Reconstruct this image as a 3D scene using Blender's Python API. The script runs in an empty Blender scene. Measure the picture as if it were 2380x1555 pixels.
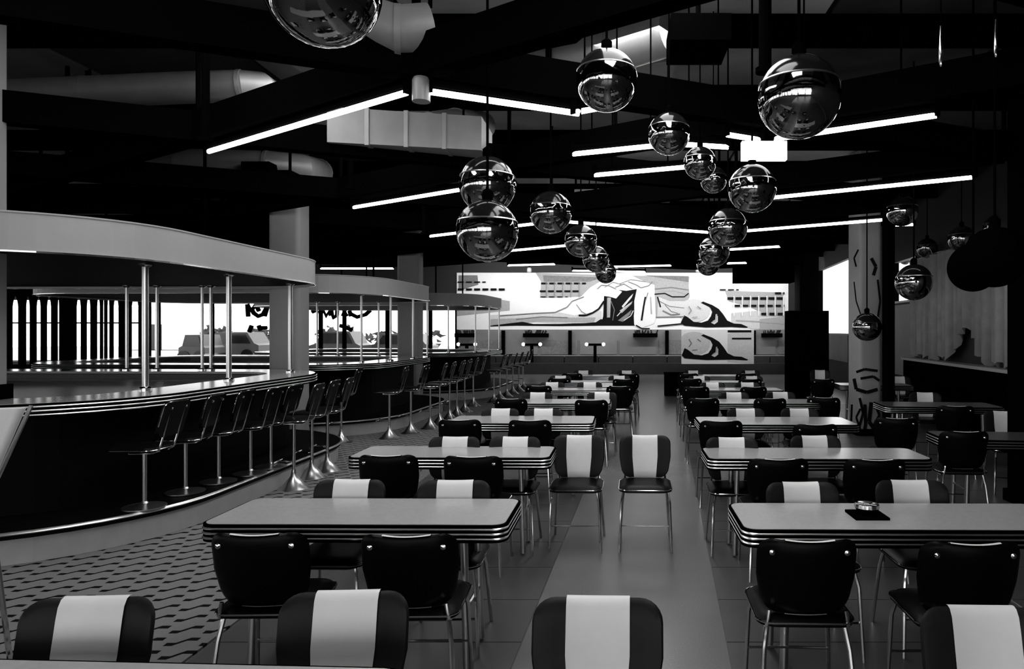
import bpy, math, random
from mathutils import Vector, Matrix
random.seed(7)
S = bpy.context.scene
PI = math.pi
F = 1620.0; CX = 1430.0; HY = 767.0; EYE = 1.71
# ---------------------------------------------------------------- camera, world, lights, exposure
cd = bpy.data.cameras.new('camera'); cam = bpy.data.objects.new('camera', cd); S.collection.objects.link(cam)
cam.location = (0, 0, EYE); cam.rotation_euler = (PI/2, 0, 0)
cd.sensor_width = 36; cd.lens = F/2380*36
cd.shift_x = -240/2380; cd.shift_y = -10.5/2380
cd.clip_start = 0.05; cd.clip_end = 300
S.camera = cam
w = bpy.data.worlds.new('sky'); S.world = w; w.use_nodes = True
w.node_tree.nodes['Background'].inputs[0].default_value = (1, 1, 1, 1)
w.node_tree.nodes['Background'].inputs[1].default_value = 2.6
S.view_settings.view_transform = 'Standard'; S.view_settings.look = 'None'
S.view_settings.exposure = 0.35; S.view_settings.gamma = 1; S.view_settings.use_curve_mapping = False

def area(name, loc, rot, sx, sy, power):
    l = bpy.data.lights.new(name, 'AREA'); l.shape = 'RECTANGLE'; l.size = sx; l.size_y = sy; l.energy = power
    o = bpy.data.objects.new(name, l); o.location = loc; o.rotation_euler = rot; S.collection.objects.link(o); return o
area('wall_washer_light', (0.5, 25.2, 4.15), (math.radians(62), 0, 0), 13, .3, 260)
area('aisle_fill_light', (0.25, 7.5, 4.35), (0, 0, 0), .9, 12, 260)  # added fill without a fitting, brightens the aisle between the tables
area('rear_window_light', (-1, -5.6, 2.6), (math.radians(80), 0, 0), 9, 2, 90)
area('bar_aisle_light', (-3.0, 6.5, 4.35), (0, 0, 0), .8, 8, 130)

def P(x, y, d):
    return Vector(((x-CX)*d/F, d, EYE+(HY-y)*d/F))
# ---------------------------------------------------------------- materials
def mat(name, g, rough=.5, metal=0, emit=0, var=0, scale=6, spec=.5, bump=0, coat=0):
    m = bpy.data.materials.new(name); m.use_nodes = True
    nt = m.node_tree; b = nt.nodes['Principled BSDF']
    b.inputs['Base Color'].default_value = (g, g, g, 1)
    b.inputs['Roughness'].default_value = rough; b.inputs['Metallic'].default_value = metal
    b.inputs['Specular IOR Level'].default_value = spec
    b.inputs['Coat Weight'].default_value = coat
    if emit:
        b.inputs['Emission Color'].default_value = (1, 1, 1, 1); b.inputs['Emission Strength'].default_value = emit
    n = nt.nodes.new('ShaderNodeTexNoise'); n.inputs['Scale'].default_value = scale; n.inputs['Detail'].default_value = 4
    tc = nt.nodes.new('ShaderNodeTexCoord'); nt.links.new(tc.outputs['Object'], n.inputs['Vector'])
    r = nt.nodes.new('ShaderNodeMapRange')
    r.inputs['To Min'].default_value = g*(1-var); r.inputs['To Max'].default_value = g*(1+var)
    nt.links.new(n.outputs['Fac'], r.inputs['Value'])
    nt.links.new(r.outputs['Result'], b.inputs['Base Color'])
    if bump:
        bp = nt.nodes.new('ShaderNodeBump'); bp.inputs['Strength'].default_value = bump; bp.inputs['Distance'].default_value = .01
        nt.links.new(n.outputs['Fac'], bp.inputs['Height']); nt.links.new(bp.outputs['Normal'], b.inputs['Normal'])
    return m
M = {}
M['vinyl'] = mat('black_vinyl', .0015, .4, spec=.07)
M['vinyl_side'] = mat('dark_grey_vinyl', .009, .5, var=.3, spec=.15)
M['stripe'] = mat('cream_vinyl', .72, .5, var=.06, scale=14)
M['chrome'] = mat('chrome', .62, .12, 1)
M['globe_chrome'] = mat('globe_chrome', .30, .05, 1, bump=.12, scale=11)
M['nosing'] = mat('bright_nosing', .85, .3, 1)
M['chrome_soft'] = mat('brushed_chrome', .5, .28, 1)
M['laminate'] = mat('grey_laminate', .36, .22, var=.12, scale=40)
M['laminate_shade'] = mat('shade_toned_laminate', .05, .3, var=.2)  # same laminate darkened: shade of the right zone painted into the colour
M['counter'] = mat('counter_laminate', .3, .14, var=.1, scale=30)
M['bar_body'] = mat('black_bar_panel', .002, .6, spec=.04)
M['kick'] = mat('grey_kick_panel', .32, .5, var=.15)
M['fascia'] = mat('grey_fascia', .33, .55, var=.06)
M['soffit'] = mat('dark_soffit', .0015, .6, spec=.02)
M['beam'] = mat('black_steel', .0012, .9, spec=.0)
M['deck'] = mat('ceiling_deck', .32, .7, var=.6, scale=1.5)
M['deck2'] = mat('ceiling_deck_dark', .05, .7, var=.8, scale=2)
M['deck3'] = mat('ceiling_deck_pale', .62, .7, var=.5, scale=1)
M['duct'] = mat('duct_metal', .26, .5, .3, var=.2)
M['tube'] = mat('fluorescent_tube', 1, .4, emit=7)
M['signlit'] = mat('lit_sign', 1, .4, emit=3)
M['glass'] = mat('smoked_globe_glass', .006, .12, spec=.3)
M['pillar'] = mat('grey_plaster', .24, .6, var=.1, scale=3)
M['blackpillar'] = mat('black_paint', .0012, .95, spec=.0)
M['wall'] = mat('dark_wall_paint', .012, .7, var=.3)
M['wallgrey'] = mat('grey_wall_panel', .2, .5, var=.25, scale=2)
M['floor_tile'] = None
M['bench'] = mat('dark_bench', .02, .5, var=.5)
M['rail'] = mat('pale_rail', .35, .4)
M['paper'] = mat('mural_paper', .86, .6, var=.04)
M['p65'] = mat('mural_light_grey', .36, .6, var=.25, scale=20)
M['p80'] = mat('mural_pale_grey', .6, .6, var=.2, scale=20)
M['p40'] = mat('mural_mid_grey', .17, .6, var=.5, scale=12)
M['p0'] = mat('mural_black', .004, .7, spec=.1)
M['curtain'] = mat('grey_curtain', .34, .8, var=.3, scale=5)
M['ground'] = mat('asphalt', .45, .9)
M['bldg'] = mat('pale_building', .75, .9)
M['car'] = mat('car_paint', .025, .4, var=.3)
M['carglass'] = mat('car_glass', .004, .2)
M['foliage'] = mat('foliage', .02, .8, var=.6)

def floor_mat():
    m = bpy.data.materials.new('polished_floor'); m.use_nodes = True
    nt = m.node_tree; b = nt.nodes['Principled BSDF']; L = nt.links
    tc = nt.nodes.new('ShaderNodeTexCoord')
    n = nt.nodes.new('ShaderNodeTexNoise'); n.inputs['Scale'].default_value = 1.3; L.new(tc.outputs['Object'], n.inputs['Vector'])
    n2 = nt.nodes.new('ShaderNodeTexNoise'); n2.inputs['Scale'].default_value = 90; L.new(tc.outputs['Object'], n2.inputs['Vector'])
    mx = nt.nodes.new('ShaderNodeMath'); mx.operation = 'ADD'; L.new(n.outputs['Fac'], mx.inputs[0]); L.new(n2.outputs['Fac'], mx.inputs[1])
    r = nt.nodes.new('ShaderNodeMapRange'); r.inputs['From Max'].default_value = 2
    r.inputs['To Min'].default_value = .08; r.inputs['To Max'].default_value = .17
    L.new(mx.outputs[0], r.inputs['Value']); L.new(r.outputs['Result'], b.inputs['Base Color'])
    b.inputs['Roughness'].default_value = .27
    return m
def carpet_mat():
    m = bpy.data.materials.new('patterned_carpet'); m.use_nodes = True
    nt = m.node_tree; b = nt.nodes['Principled BSDF']; L = nt.links
    def mth(op, a, bb=None, c=None):
        q = nt.nodes.new('ShaderNodeMath'); q.operation = op
        for i, v in enumerate((a, bb, c)):
            if v is None: continue
            if isinstance(v, (int, float)): q.inputs[i].default_value = v
            else: L.new(v, q.inputs[i])
        return q.outputs[0]
    tc = nt.nodes.new('ShaderNodeTexCoord'); sp = nt.nodes.new('ShaderNodeSeparateXYZ'); L.new(tc.outputs['Object'], sp.inputs[0])
    x, y = sp.outputs[0], sp.outputs[1]
    PX_, PY_ = .19, .155
    v0 = mth('DIVIDE', y, PY_); row = mth('FLOOR', v0)
    u0 = mth('ADD', mth('DIVIDE', x, PX_), mth('MULTIPLY', row, .37))
    fu = mth('FRACT', u0); fv = mth('FRACT', v0)
    # lightning stroke: flat run, diagonal step, flat run
    step = mth('MULTIPLY', mth('MINIMUM', mth('MAXIMUM', mth('MULTIPLY_ADD', fu, 4.0, -1.3), 0.0), 1.0), .42)
    line = mth('ADD', step, .28)
    dist = mth('ABSOLUTE', mth('SUBTRACT', fv, line))
    inl = mth('LESS_THAN', dist, .125)
    gate = mth('MULTIPLY', mth('GREATER_THAN', fu, .08), mth('LESS_THAN', fu, .86))
    mask = mth('MULTIPLY', inl, gate)
    n = nt.nodes.new('ShaderNodeTexNoise'); n.inputs['Scale'].default_value = 160; L.new(tc.outputs['Object'], n.inputs['Vector'])
    base = mth('MULTIPLY_ADD', n.outputs['Fac'], .08, .12)
    col = mth('MULTIPLY', base, mth('SUBTRACT', 1.0, mth('MULTIPLY', mask, .97)))
    L.new(col, b.inputs['Base Color']); b.inputs['Roughness'].default_value = .95; b.inputs['Specular IOR Level'].default_value = .05
    return m
M['floor_tile'] = floor_mat(); M['carpet'] = carpet_mat()

# ---------------------------------------------------------------- mesh helpers
class MB:
    def __init__(s): s.v = []; s.f = []; s.m = []; s.mi = 0
    def add(s, vs, fs):
        o = len(s.v); s.v += [tuple(a) for a in vs]; s.f += [tuple(i+o for i in f) for f in fs]; s.m += [s.mi]*len(fs); return s
    def box(s, x0, x1, y0, y1, z0, z1):
        vs = [(x, y, z) for z in (z0, z1) for y in (y0, y1) for x in (x0, x1)]
        return s.add(vs, [(0,2,3,1), (4,5,7,6), (0,1,5,4), (2,6,7,3), (0,4,6,2), (1,3,7,5)])
    def prism(s, pts, z0, z1):
        n = len(pts)
        vs = [(p[0], p[1], z0) for p in pts]+[(p[0], p[1], z1) for p in pts]
        return s.add(vs, [tuple(range(n))[::-1], tuple(range(n, 2*n))]+[(i, (i+1)%n, (i+1)%n+n, i+n) for i in range(n)])
    def vprism(s, pts, y0, y1):   # polygon in XZ, thickness along Y
        n = len(pts)
        vs = [(p[0], y0, p[1]) for p in pts]+[(p[0], y1, p[1]) for p in pts]
        return s.add(vs, [tuple(range(n)), tuple(range(n, 2*n))[::-1]]+[(i, i+n, (i+1)%n+n, (i+1)%n) for i in range(n)])
    def lathe(s, prof, c=(0,0,0), n=20, cap=True):
        vs = []; fs = []
        for r, z in prof:
            for k in range(n):
                a = 2*PI*k/n; vs.append((c[0]+r*math.cos(a), c[1]+r*math.sin(a), c[2]+z))
        for j in range(len(prof)-1):
            for k in range(n):
                k2 = (k+1)%n; fs.append((j*n+k, j*n+k2, (j+1)*n+k2, (j+1)*n+k))
        if cap:
            fs.append(tuple(range(n))[::-1]); fs.append(tuple(range((len(prof)-1)*n, len(prof)*n)))
        return s.add(vs, fs)
    def tube(s, pts, r, n=8):
        pts = [Vector(p) for p in pts]; vs = []; fs = []
        up = None
        for i, p in enumerate(pts):
            if i == 0: t = pts[1]-p
            elif i == len(pts)-1: t = p-pts[i-1]
            else: t = (pts[i+1]-p).normalized()+(p-pts[i-1]).normalized()
            t.normalize()
            if up is None: up = Vector((0,0,1)) if abs(t.z) < .9 else Vector((1,0,0))
            a = t.cross(up).normalized(); b = a.cross(t).normalized(); up = b
            for k in range(n):
                q = 2*PI*k/n; vs.append(p+(a*math.cos(q)+b*math.sin(q))*r)
        for j in range(len(pts)-1):
            for k in range(n):
                k2 = (k+1)%n; fs.append((j*n+k, j*n+k2, (j+1)*n+k2, (j+1)*n+k))
        fs.append(tuple(range(n))[::-1]); fs.append(tuple(range((len(pts)-1)*n, len(pts)*n)))
        return s.add(vs, fs)
    def bar(s, a, b, wd, z0, z1):  # box beam between two plan points
        a = Vector(a[:2]); b = Vector(b[:2]); t = (b-a).normalized(); n = Vector((-t.y, t.x))*wd/2
        return s.prism([a-n, b-n, b+n, a+n], z0, z1)
    def build(s, name, mats, parent=None, smooth=False, loc=None):
        me = bpy.data.meshes.new(name); me.from_pydata(s.v, [], s.f)
        if not isinstance(mats, (list, tuple)): mats = [mats]
        for m in mats: me.materials.append(m)
        me.polygons.foreach_set('material_index', s.m)
        me.update()
        import bmesh
        bm = bmesh.new(); bm.from_mesh(me); bmesh.ops.recalc_face_normals(bm, faces=bm.faces); bm.to_mesh(me); bm.free()
        if smooth:
            me.polygons.foreach_set('use_smooth', [True]*len(me.polygons))
            try: me.set_sharp_from_angle(angle=math.radians(40))
            except Exception: pass
        o = bpy.data.objects.new(name, me); S.collection.objects.link(o)
        if parent: o.parent = parent
        if loc is not None: o.location = loc
        return o
def tag(o, label, cat, group=None, kind=None):
    o['label'] = label; o['category'] = cat
    if group: o['group'] = group
    if kind: o['kind'] = kind
    return o
def thing(name, label, cat, loc=(0,0,0), rz=0, group=None):
    o = bpy.data.objects.new(name, None); S.collection.objects.link(o); o.location = loc; o.rotation_euler = (0,0,rz)
    return tag(o, label, cat, group)
def kids(o): return [c for c in o.children]
def dup(root, loc, rz, label, group=None, keep=None):
    r = root.copy(); S.collection.objects.link(r); r.location = loc; r.rotation_euler = (0,0,rz); r['label'] = label
    if group: r['group'] = group
    for ch in kids(root):
        c = ch.copy(); S.collection.objects.link(c); c.parent = r
        for g in kids(ch):
            d = g.copy(); S.collection.objects.link(d); d.parent = c
    return r
class Proto:
    def __init__(s, make): s.make = make; s.root = None
    def place(s, loc, rz, label, group):
        if s.root is None:
            s.root = s.make(); s.root.location = loc; s.root.rotation_euler = (0,0,rz); s.root['label'] = label; s.root['group'] = group
            bpy.context.view_layer.update(); return s.root
        return dup(s.root, loc, rz, label, group)
def struct(o): o['kind'] = 'structure'; return o

def rrect(hx, hy, r, n=5, cx=0, cy=0):
    pts = []
    for (sx, sy, a0) in ((1,1,0), (-1,1,90), (-1,-1,180), (1,-1,270)):
        for k in range(n+1):
            a = math.radians(a0+90*k/n); pts.append((cx+sx*(hx-r)+r*math.cos(a), cy+sy*(hy-r)+r*math.sin(a)))
    return pts
def rrs(hx, hy, r, n=5, m=6):
    pts = rrect(hx, hy, r, n); out = []
    for i, p in enumerate(pts):
        q = pts[(i+1) % len(pts)]; out.append(p)
        if math.hypot(q[0]-p[0], q[1]-p[1]) > .1*min(hx, hy) and i % (n+1) == n:
            out += [(p[0]+(q[0]-p[0])*k/m, p[1]+(q[1]-p[1])*k/m) for k in range(1, m)]
    return out
def ribs(mb, f, z, n=3, h=.024, dep=.009):
    """n half-round ribs stacked downwards from z; f(off) gives the outline at an outward offset"""
    lv = []
    for k in range(n):
        for a in (0, .25, .5, .75, 1): lv.append((dep*math.sin(PI*a)-.001, z-(k+a*.86)*h))
    k = len(f(0)); vs = []; fs = []
    for off, zz in lv: vs += [(x, y, zz) for x, y in f(off)]
    for j in range(len(lv)-1):
        for i in range(k): q = (i+1) % k; fs.append((j*k+i, j*k+q, (j+1)*k+q, (j+1)*k+i))
    fs.append(tuple(range((len(lv)-1)*k, len(lv)*k)))
    return mb.add(vs, fs)
# ---------------------------------------------------------------- setting
RX = lambda d: 5.2+.095*d
mb = MB(); mb.box(-27, 9.5, -8, 28.4, -.12, 0); struct(mb.build('floor', M['floor_tile']))
g = struct(MB().box(-60, 60, 28.6, 75, -.2, -.05).build('ground', M['ground']))
# carpet: runs along the bars, edge beside the tables
mb = MB(); mb.prism([(-26.5, -7.5), (-2.55, -7.5), (-2.22, 3), (-2.2, 5.6), (-2.35, 8), (-2.45, 12), (-2.2, 22), (-26.5, 22)], 0, .012)
o = struct(mb.build('floor_carpet', M['carpet']))
M['floor_shade'] = mat('painted_floor_shade', .045, .4, var=.35, scale=3)  # shade beneath the tables and at far right, put into the floor colour
def shade_zone(xa, xb, y0, y1, nm):
    root = struct(MB().prism([(xa(y0), y0), (xb(y0), y0), (xb(y1), y1), (xa(y1), y1)], 0, .004).build(nm, M['floor_shade']))
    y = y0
    while y < y1-.01:                     # shade tone cut into wide strips across, small joints between
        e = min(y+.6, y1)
        MB().prism([(xa(y)+.004, y+.004), (xb(y)-.004, y+.004), (xb(e)-.004, e-.004), (xa(e)+.004, e-.004)], .004, .008).build('shade_strip', M['floor_shade'], root)
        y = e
shade_zone(lambda y: -2.2, lambda y: -.5+.05*(y-4), -1, 16, 'floor_shade_left')
shade_zone(lambda y: .62+.07*(y-4), lambda y: RX(y)-.35, -1, 16, 'floor_shade_right')
# ceiling of deck panels between joists
ceil = struct(MB().box(-27, 9.5, -8, 28.4, 4.75, 4.9).build('ceiling', M['deck2']))
pan = None
for i in range(15):
    for j in range(15):
        x0 = -20+i*2.0; y0 = -1.0+j*1.9
        mb = MB(); mb.box(.03, 1.97, .05, 1.85, 0, .05)
        q = random.random()
        m = M['deck'] if q < .55 else (M['deck2'] if q < .8 else M['deck3'])
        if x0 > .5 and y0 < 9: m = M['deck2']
        p = mb.build('ceiling_panel', m, ceil, loc=(x0, y0, 4.68))
for j in range(15):
    mb = MB(); mb.box(-20, 9.3, -.06, .06, 4.40, 4.68); mb.build('joist', M['beam'], ceil, loc=(0, -1.0+j*1.9, 0))
# far wall with windows left, mural right
YF = 28.0
def X(x, d): return (x-CX)*d/F
def Z(y, d): return EYE+(HY-y)*d/F
fw = MB()
fw.box(-27, X(1066, YF), YF, YF+.2, Z(697, YF), 4.75)              # header over left windows
fw.box(-27, X(1066, YF), YF, YF+.2, 0, Z(838, YF))                 # sill wall
fw.box(X(1066, YF), 7.95, YF, YF+.2, 0, 4.75)
far = struct(fw.build('wall_far', M['wall']))
win = struct(MB().box(-27, X(1066, YF), YF-.04, YF+.04, Z(840, YF), Z(837, YF)).build('window_1', M['rail']))
for px in (345, 367, 492, 640, 745, 800, 900, 1000, 1062):
    MB().box(X(px, YF)-.07, X(px, YF)+.07, YF-.03, YF+.08, Z(838, YF), Z(697, YF)).build('mullion', M['blackpillar'], win)
# left wall, with high windows
lw = MB(); lw.box(-27.2, -27, -8, 28.4, 0, .5); lw.box(-27.2, -27, -8, 28.4, 3, 4.75)
for k in range(8): lw.box(-27.2, -27, -8+k*5, -7.4+k*5, .5, 3)
struct(lw.build('wall_left', M['wall']))
# back wall behind the viewer with a window band
bw = MB(); bw.box(-27, 9.5, -8.2, -8, 0, .6); bw.box(-27, 9.5, -8.2, -8, 3.1, 4.75)
for k in range(10): bw.box(-27+k*4, -26.5+k*4, -8.2, -8, .6, 3.1)
struct(bw.build('wall_back', M['wall']))
# right wall: slanted line x = RX(y)
def rwall(mbx, y0, y1, z0, z1, t=.15, off=0):
    mbx.prism([(RX(y0)+off, y0), (RX(y0)+off+t, y0), (RX(y1)+off+t, y1), (RX(y1)+off, y1)], z0, z1)
rw = MB()
rwall(rw, -8, 15.4, 0, 4.75); rwall(rw, 15.4, 17.2, 3.35, 4.75); rwall(rw, 15.4, 17.2, 0, 2.35)
rwall(rw, 17.2, 21.6, 0, 4.75); rwall(rw, 21.6, 26.4, 3.95, 4.75); rwall(rw, 21.6, 26.4, 0, 1.55); rwall(rw, 26.4, 28.2, 0, 4.75)
struct(rw.build('wall_right', M['wall']))
for n, (a, b, z0, z1) in enumerate(((21.6, 26.4, 1.55, 3.95), (15.4, 17.2, 2.35, 3.35))):
    fr = MB(); rwall(fr, a, b, z0, z0+.05, .18, -.03)
    f_ = struct(fr.build('window_%d' % (n+2), M['rail']))
    for yy in (a, b-.07):
        q = MB(); rwall(q, yy, yy+.07, z0, z1, .16, -.01); q.build('window_frame', M['blackpillar'], f_)
# wainscot on far wall under the mural, dark bench in front of it
wn = MB().box(X(1066, 27.9), X(1905, 27.9), 27.86, 27.99, Z(826, 28), Z(766, 28)).build('trim_1', M['wallgrey']); struct(wn)
for k in range(9):
    a = 1072+k*92
    MB().box(X(a, 27.85), X(a+86, 27.85), 27.82, 27.87, Z(823, 28), Z(790, 28)).build('panel', M['p40'] if k in (0, 2, 5, 8) else M['wallgrey'], wn)
for px in (1170, 1325, 1550, 1752):
    MB().box(X(px, 27.8)-.07, X(px, 27.8)+.07, 27.72, 27.82, Z(824, 28), Z(768, 28)).build('post', M['blackpillar'], wn)
MB().box(X(1066, 27.8), X(1905, 27.8), 27.7, 27.83, Z(829, 28), Z(825, 28)).build('ledge', M['rail'], wn)
bn = thing('banquette_bench', 'long dark bench running below the grey ledge of the far wall', 'bench', (0, 27.2, 0))
MB().box(X(1066, 27.2), X(1880, 27.2), -.35, .3, 0, .42).build('seat', M['bench'], bn)
for k in range(10):
    a = 1072+k*80
    MB().box(X(a, 27.4), X(a+78, 27.4), .32, .45, .42, .68).build('back_cushion', M['bench'], bn)
for px, wd in ((1080, 45), (1245, 58), (1500, 56), (1795, 45)):
    p = thing('planter_box', {1080: 'small dark planter below the feet of the mural figure at far left', 1245: 'dark planter with leaves left of the first bare ledge post', 1500: 'dark leafy planter under the white arm of the mural figure', 1795: 'dark planter box at the right end of the mural'}[px], 'planter', P(px, 784, 27.6), 0, 'planters on the ledge below the mural')
    MB().box(-wd/2/F*27.6, wd/2/F*27.6, -.1, .27, 0, .16).build('box', M['blackpillar'], p)
    lf = MB()
    for k in range(16):
        x = random.uniform(-.45, .45)*wd/F*27.6; a = random.uniform(-.08, .08)
        lf.add([(x-.04, 0, .1), (x+.04, 0, .1), (x+a+.05, -.05, .2+random.random()*.1), (x+a, -.08, .3)], [(0,1,2,3)])
    o = lf.build('leaves', M['foliage'], p); o['kind'] = 'stuff'
for px, lb in ((1085, 'left-most'), (1236, 'middle'), (1383, 'right-most')):
    p = thing('twin_lamp_stand', 'small black T-shaped stand with two glowing bulbs, %s of three below the mural' % lb, 'lamp', P(px, 824, 27.3), 0, 'twin lamp stands')
    MB().box(-.06, .06, -.05, .05, -.3, .36).build('post', M['blackpillar'], p)
    MB().box(-.27, .27, -.05, .05, .34, .43).build('arm', M['blackpillar'], p)
    for s in (-1, 1):
        MB().lathe([(.01, -.07), (.06, -.04), (.07, 0), (.06, .04), (.01, .07)], (s*.33, 0, .4), 10).build('bulb', M['signlit'], p, True)

# ---------------------------------------------------------------- prints (flat artwork)
def poly_print(name, d, base, polys, label, cat, strokes=(), dx=0, dy=0, frame=None):
    """flat printed panel: frame + sheet with printed shapes lying on it"""
    x0, y0, x1, y1 = base
    root = thing(name, label, cat, P((x0+x1)/2, y1, d))
    R = root.location
    mb = MB(); mb.vprism([(X(x0, d)-R.x, Z(y1, d)-R.z), (X(x1, d)-R.x, Z(y1, d)-R.z), (X(x1, d)-R.x, Z(y0, d)-R.z), (X(x0, d)-R.x, Z(y0, d)-R.z)], -.02, .05)
    mb.build('panel', M['paper'], root)
    names = ['paper', 'p80', 'p65', 'p40', 'p0']
    pr = MB(); lay = .0
    for (mi, pts) in polys:
        lay += .0012; pr.mi = names.index(mi)
        pp = [(min(max(X(a+dx, d), X(x0, d)), X(x1, d))-R.x, min(max(Z(b+dy, d), Z(y1, d)), Z(y0, d))-R.z) for a, b in pts]
        n = len(pp)
        pr.add([(a, -.022-lay, b) for a, b in pp], [tuple(range(n))])
    for (mi, wd, pts) in strokes:
        lay += .0008; pr.mi = names.index(mi)
        for (a, b), (c, e) in zip(pts, pts[1:]):
            t = Vector((c-a, e-b)); 
            if t.length == 0: continue
            t.normalize(); nx, ny = -t.y*wd/2, t.x*wd/2
            q = [(a+nx+dx, b+ny+dy), (c+nx+dx, e+ny+dy), (c-nx+dx, e-ny+dy), (a-nx+dx, b-ny+dy)]
            pr.add([(min(max(X(u, d), X(x0, d)), X(x1, d))-R.x, -.022-lay, min(max(Z(v, d), Z(y1, d)), Z(y0, d))-R.z) for u, v in q], [(0,1,2,3)])
    pr.build('print', [M[k] for k in names], root)
    return root
def ell(cx, cy, rx, ry, n=20): return [(cx+rx*math.cos(2*PI*k/n), cy+ry*math.sin(2*PI*k/n)) for k in range(n)]
head = [('p80', ell(1612, 722, 38, 27)),
        ('p0', [(1590,733),(1598,737),(1612,748),(1630,750),(1645,745),(1652,735),(1655,725),(1650,715),(1628,704),(1634,701),(1655,709),(1670,718),(1680,730),(1690,745),(1705,752),(1722,753),(1738,760),(1735,762),(1700,760),(1640,761),(1590,757),(1582,750)]),
        ('p80', [(1663,730),(1668,735),(1668,748),(1660,754),(1652,750),(1662,744)])]
headst = [('p65', 2, [(1655,748),(1664,742),(1665,730)]), ('p40', 2, [(1600,712),(1606,722),(1600,730)]), ('p40', 2, [(1620,712),(1628,718)]), ('p40', 1.5, [(1608,738),(1620,737)])]
def dashes(x0, x1, y, w=14, gap=5, h=4, m='p0'):
    out = []; x = x0
    while x < x1: out.append((m, h, [(x, y), (min(x+w, x1), y)])); x += w+gap
    return out
polys = [
 ('p65', [(1062,690),(1150,694),(1185,700),(1185,722),(1062,735)]), ('p40', [(1066,640),(1110,640),(1112,662),(1066,676)]),
 ('p65', [(1245,634),(1420,640),(1372,668),(1350,690),(1255,692),(1258,655)]),
 ('p40', [(1262,640),(1400,645),(1370,655),(1264,655)]),
 ('p65', [(1470,641),(1602,643),(1600,668),(1520,662),(1500,656)]), ('p40', [(1495,640),(1600,642),(1600,656)]),
 ('p80', [(1140,732),(1255,728),(1300,726),(1335,733),(1398,722),(1398,745),(1380,751),(1290,752),(1240,748),(1190,749),(1140,756)]),
 ('p65', [(1140,742),(1250,738),(1330,738),(1385,738),(1380,750),(1250,748),(1140,756)]),
 ('p0', [(1140,757),(1188,751),(1215,748),(1240,753),(1300,753),(1360,751),(1385,749),(1396,742),(1475,742),(1475,757),(1400,757),(1300,758),(1200,757),(1140,759)]),
 ('p0', [(1404,688),(1418,690),(1432,694),(1446,678),(1438,674),(1456,676),(1480,672),(1474,700),(1474,752),(1398,752),(1402,735)]),
 ('p65', [(1411,692),(1420,692),(1418,738),(1410,738)]), ('p80', [(1445,712),(1462,692),(1472,682),(1468,692),(1448,716)]), ('p65', [(1440,722),(1462,706),(1470,700),(1468,706),(1445,728)]), ('p40', [(1436,745),(1458,728),(1468,720),(1465,730),(1448,748)]),
 ('p65', [(1521,655),(1560,650),(1600,662),(1603,690),(1590,712),(1590,735),(1525,737)]),
 ('p80', [(1530,690),(1556,700),(1596,700),(1592,735),(1527,737)]),
 ('paper', [(1480,674),(1500,668),(1521,664),(1524,738),(1520,752),(1492,762),(1474,755),(1473,735)]),
 ('p80', [(1700,728),(1760,722),(1822,705),(1826,766),(1745,764),(1700,750)]),
 ('p65', [(1765,742),(1826,735),(1826,766),(1765,766)]), ('p65', [(1685,676),(1820,680),(1822,735),(1790,735),(1740,712),(1694,700)]),
] + head
strokes = [('p40', 1.5, [(1200,742),(1260,736),(1320,738)]), ('p40', 1.5, [(1420,700),(1428,720),(1424,745)]), ('p80', 2, [(1434,735),(1452,715),(1466,704)]), ('p80', 2, [(1450,745),(1466,734),(1472,722)]),
 ('p40', 1.5, [(1532,700),(1556,712),(1590,716)]), ('p40', 1.5, [(1545,708),(1560,724),(1575,728)]), ('p65', 2, [(1530,676),(1570,676),(1598,684)]), ('p40', 1.5, [(1405,668),(1425,656),(1446,662)]),
 ('p40', 1.5, [(1440,660),(1466,650),(1500,655)]), ('p65', 3, [(1512,690),(1514,730)]), ('p40', 1.5, [(1340,708),(1352,724),(1362,730)]), ('p65', 3, [(1710,745),(1770,748),(1820,752)]), ('p40', 2, [(1160,734),(1245,728),(1290,726),(1318,714),(1330,700),(1357,690)]), ('p0', 4, [(1345,733),(1362,733),(1378,727),(1392,718),(1404,700)]),
 ('p40', 2, [(1388,672),(1398,663),(1415,664),(1432,672)]), ('p40', 2, [(1460,655),(1478,662),(1490,669),(1508,664),(1516,655)]),
 ('p0', 4, [(1500,690),(1496,712),(1491,745)]), ('p40', 2, [(1506,680),(1500,700)]),
 ('p0', 2.5, [(1521,684),(1545,682),(1562,690),(1590,690),(1600,682)]), ('p0', 3, [(1528,690),(1535,714)]), ('p40', 3, [(1540,722),(1560,732),(1580,730)]),
 ('p40', 2, [(1522,672),(1560,668),(1600,674)]), ('p40', 2, [(1524,737),(1590,736)]), ('p0', 3, [(1528,758),(1590,752)]), ('p0', 3, [(1478,756),(1492,764),(1510,764)]),
 ('p40', 2, [(1430,668),(1450,660),(1470,672)]), ('p0', 2, [(1404,702),(1404,745)]), ('p0', 3, [(1409,692),(1409,738)])] \
 + dashes(1258, 1362, 659) + dashes(1255, 1350, 677) + dashes(1257, 1320, 690, h=2) + dashes(1065, 1175, 673, h=5) + dashes(1065, 1130, 656, h=3) + dashes(1690, 1820, 694, h=6) + dashes(1705, 1822, 711, h=5) \
 + dashes(1768, 1822, 730, h=6) + dashes(1672, 1716, 674, h=3) + dashes(1800, 1822, 682, h=5) + [('p40', 1.5, [(x, 655), (x, 692)]) for x in range(1270, 1360, 19)] + [('paper', 2, [(x, 688), (x, 734)]) for x in range(1705, 1822, 19)] + headst
poly_print('wall_mural', 27.95, (1062, 634, 1832, 766), polys, 'wide black and white mural of a reclining draped statue among buildings', 'mural', strokes)
poly_print('head_poster', 26.2, (1584, 766, 1752, 846), [('p80', [(1690,700),(1754,690),(1754,770),(1690,765)])]+head, 'white poster of the statue head standing below the mural', 'poster',
           [('p0', 5, [(1690,694),(1745,694)]), ('p0', 4, [(1700,711),(1745,711)])]+headst, 1, 76)
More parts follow.
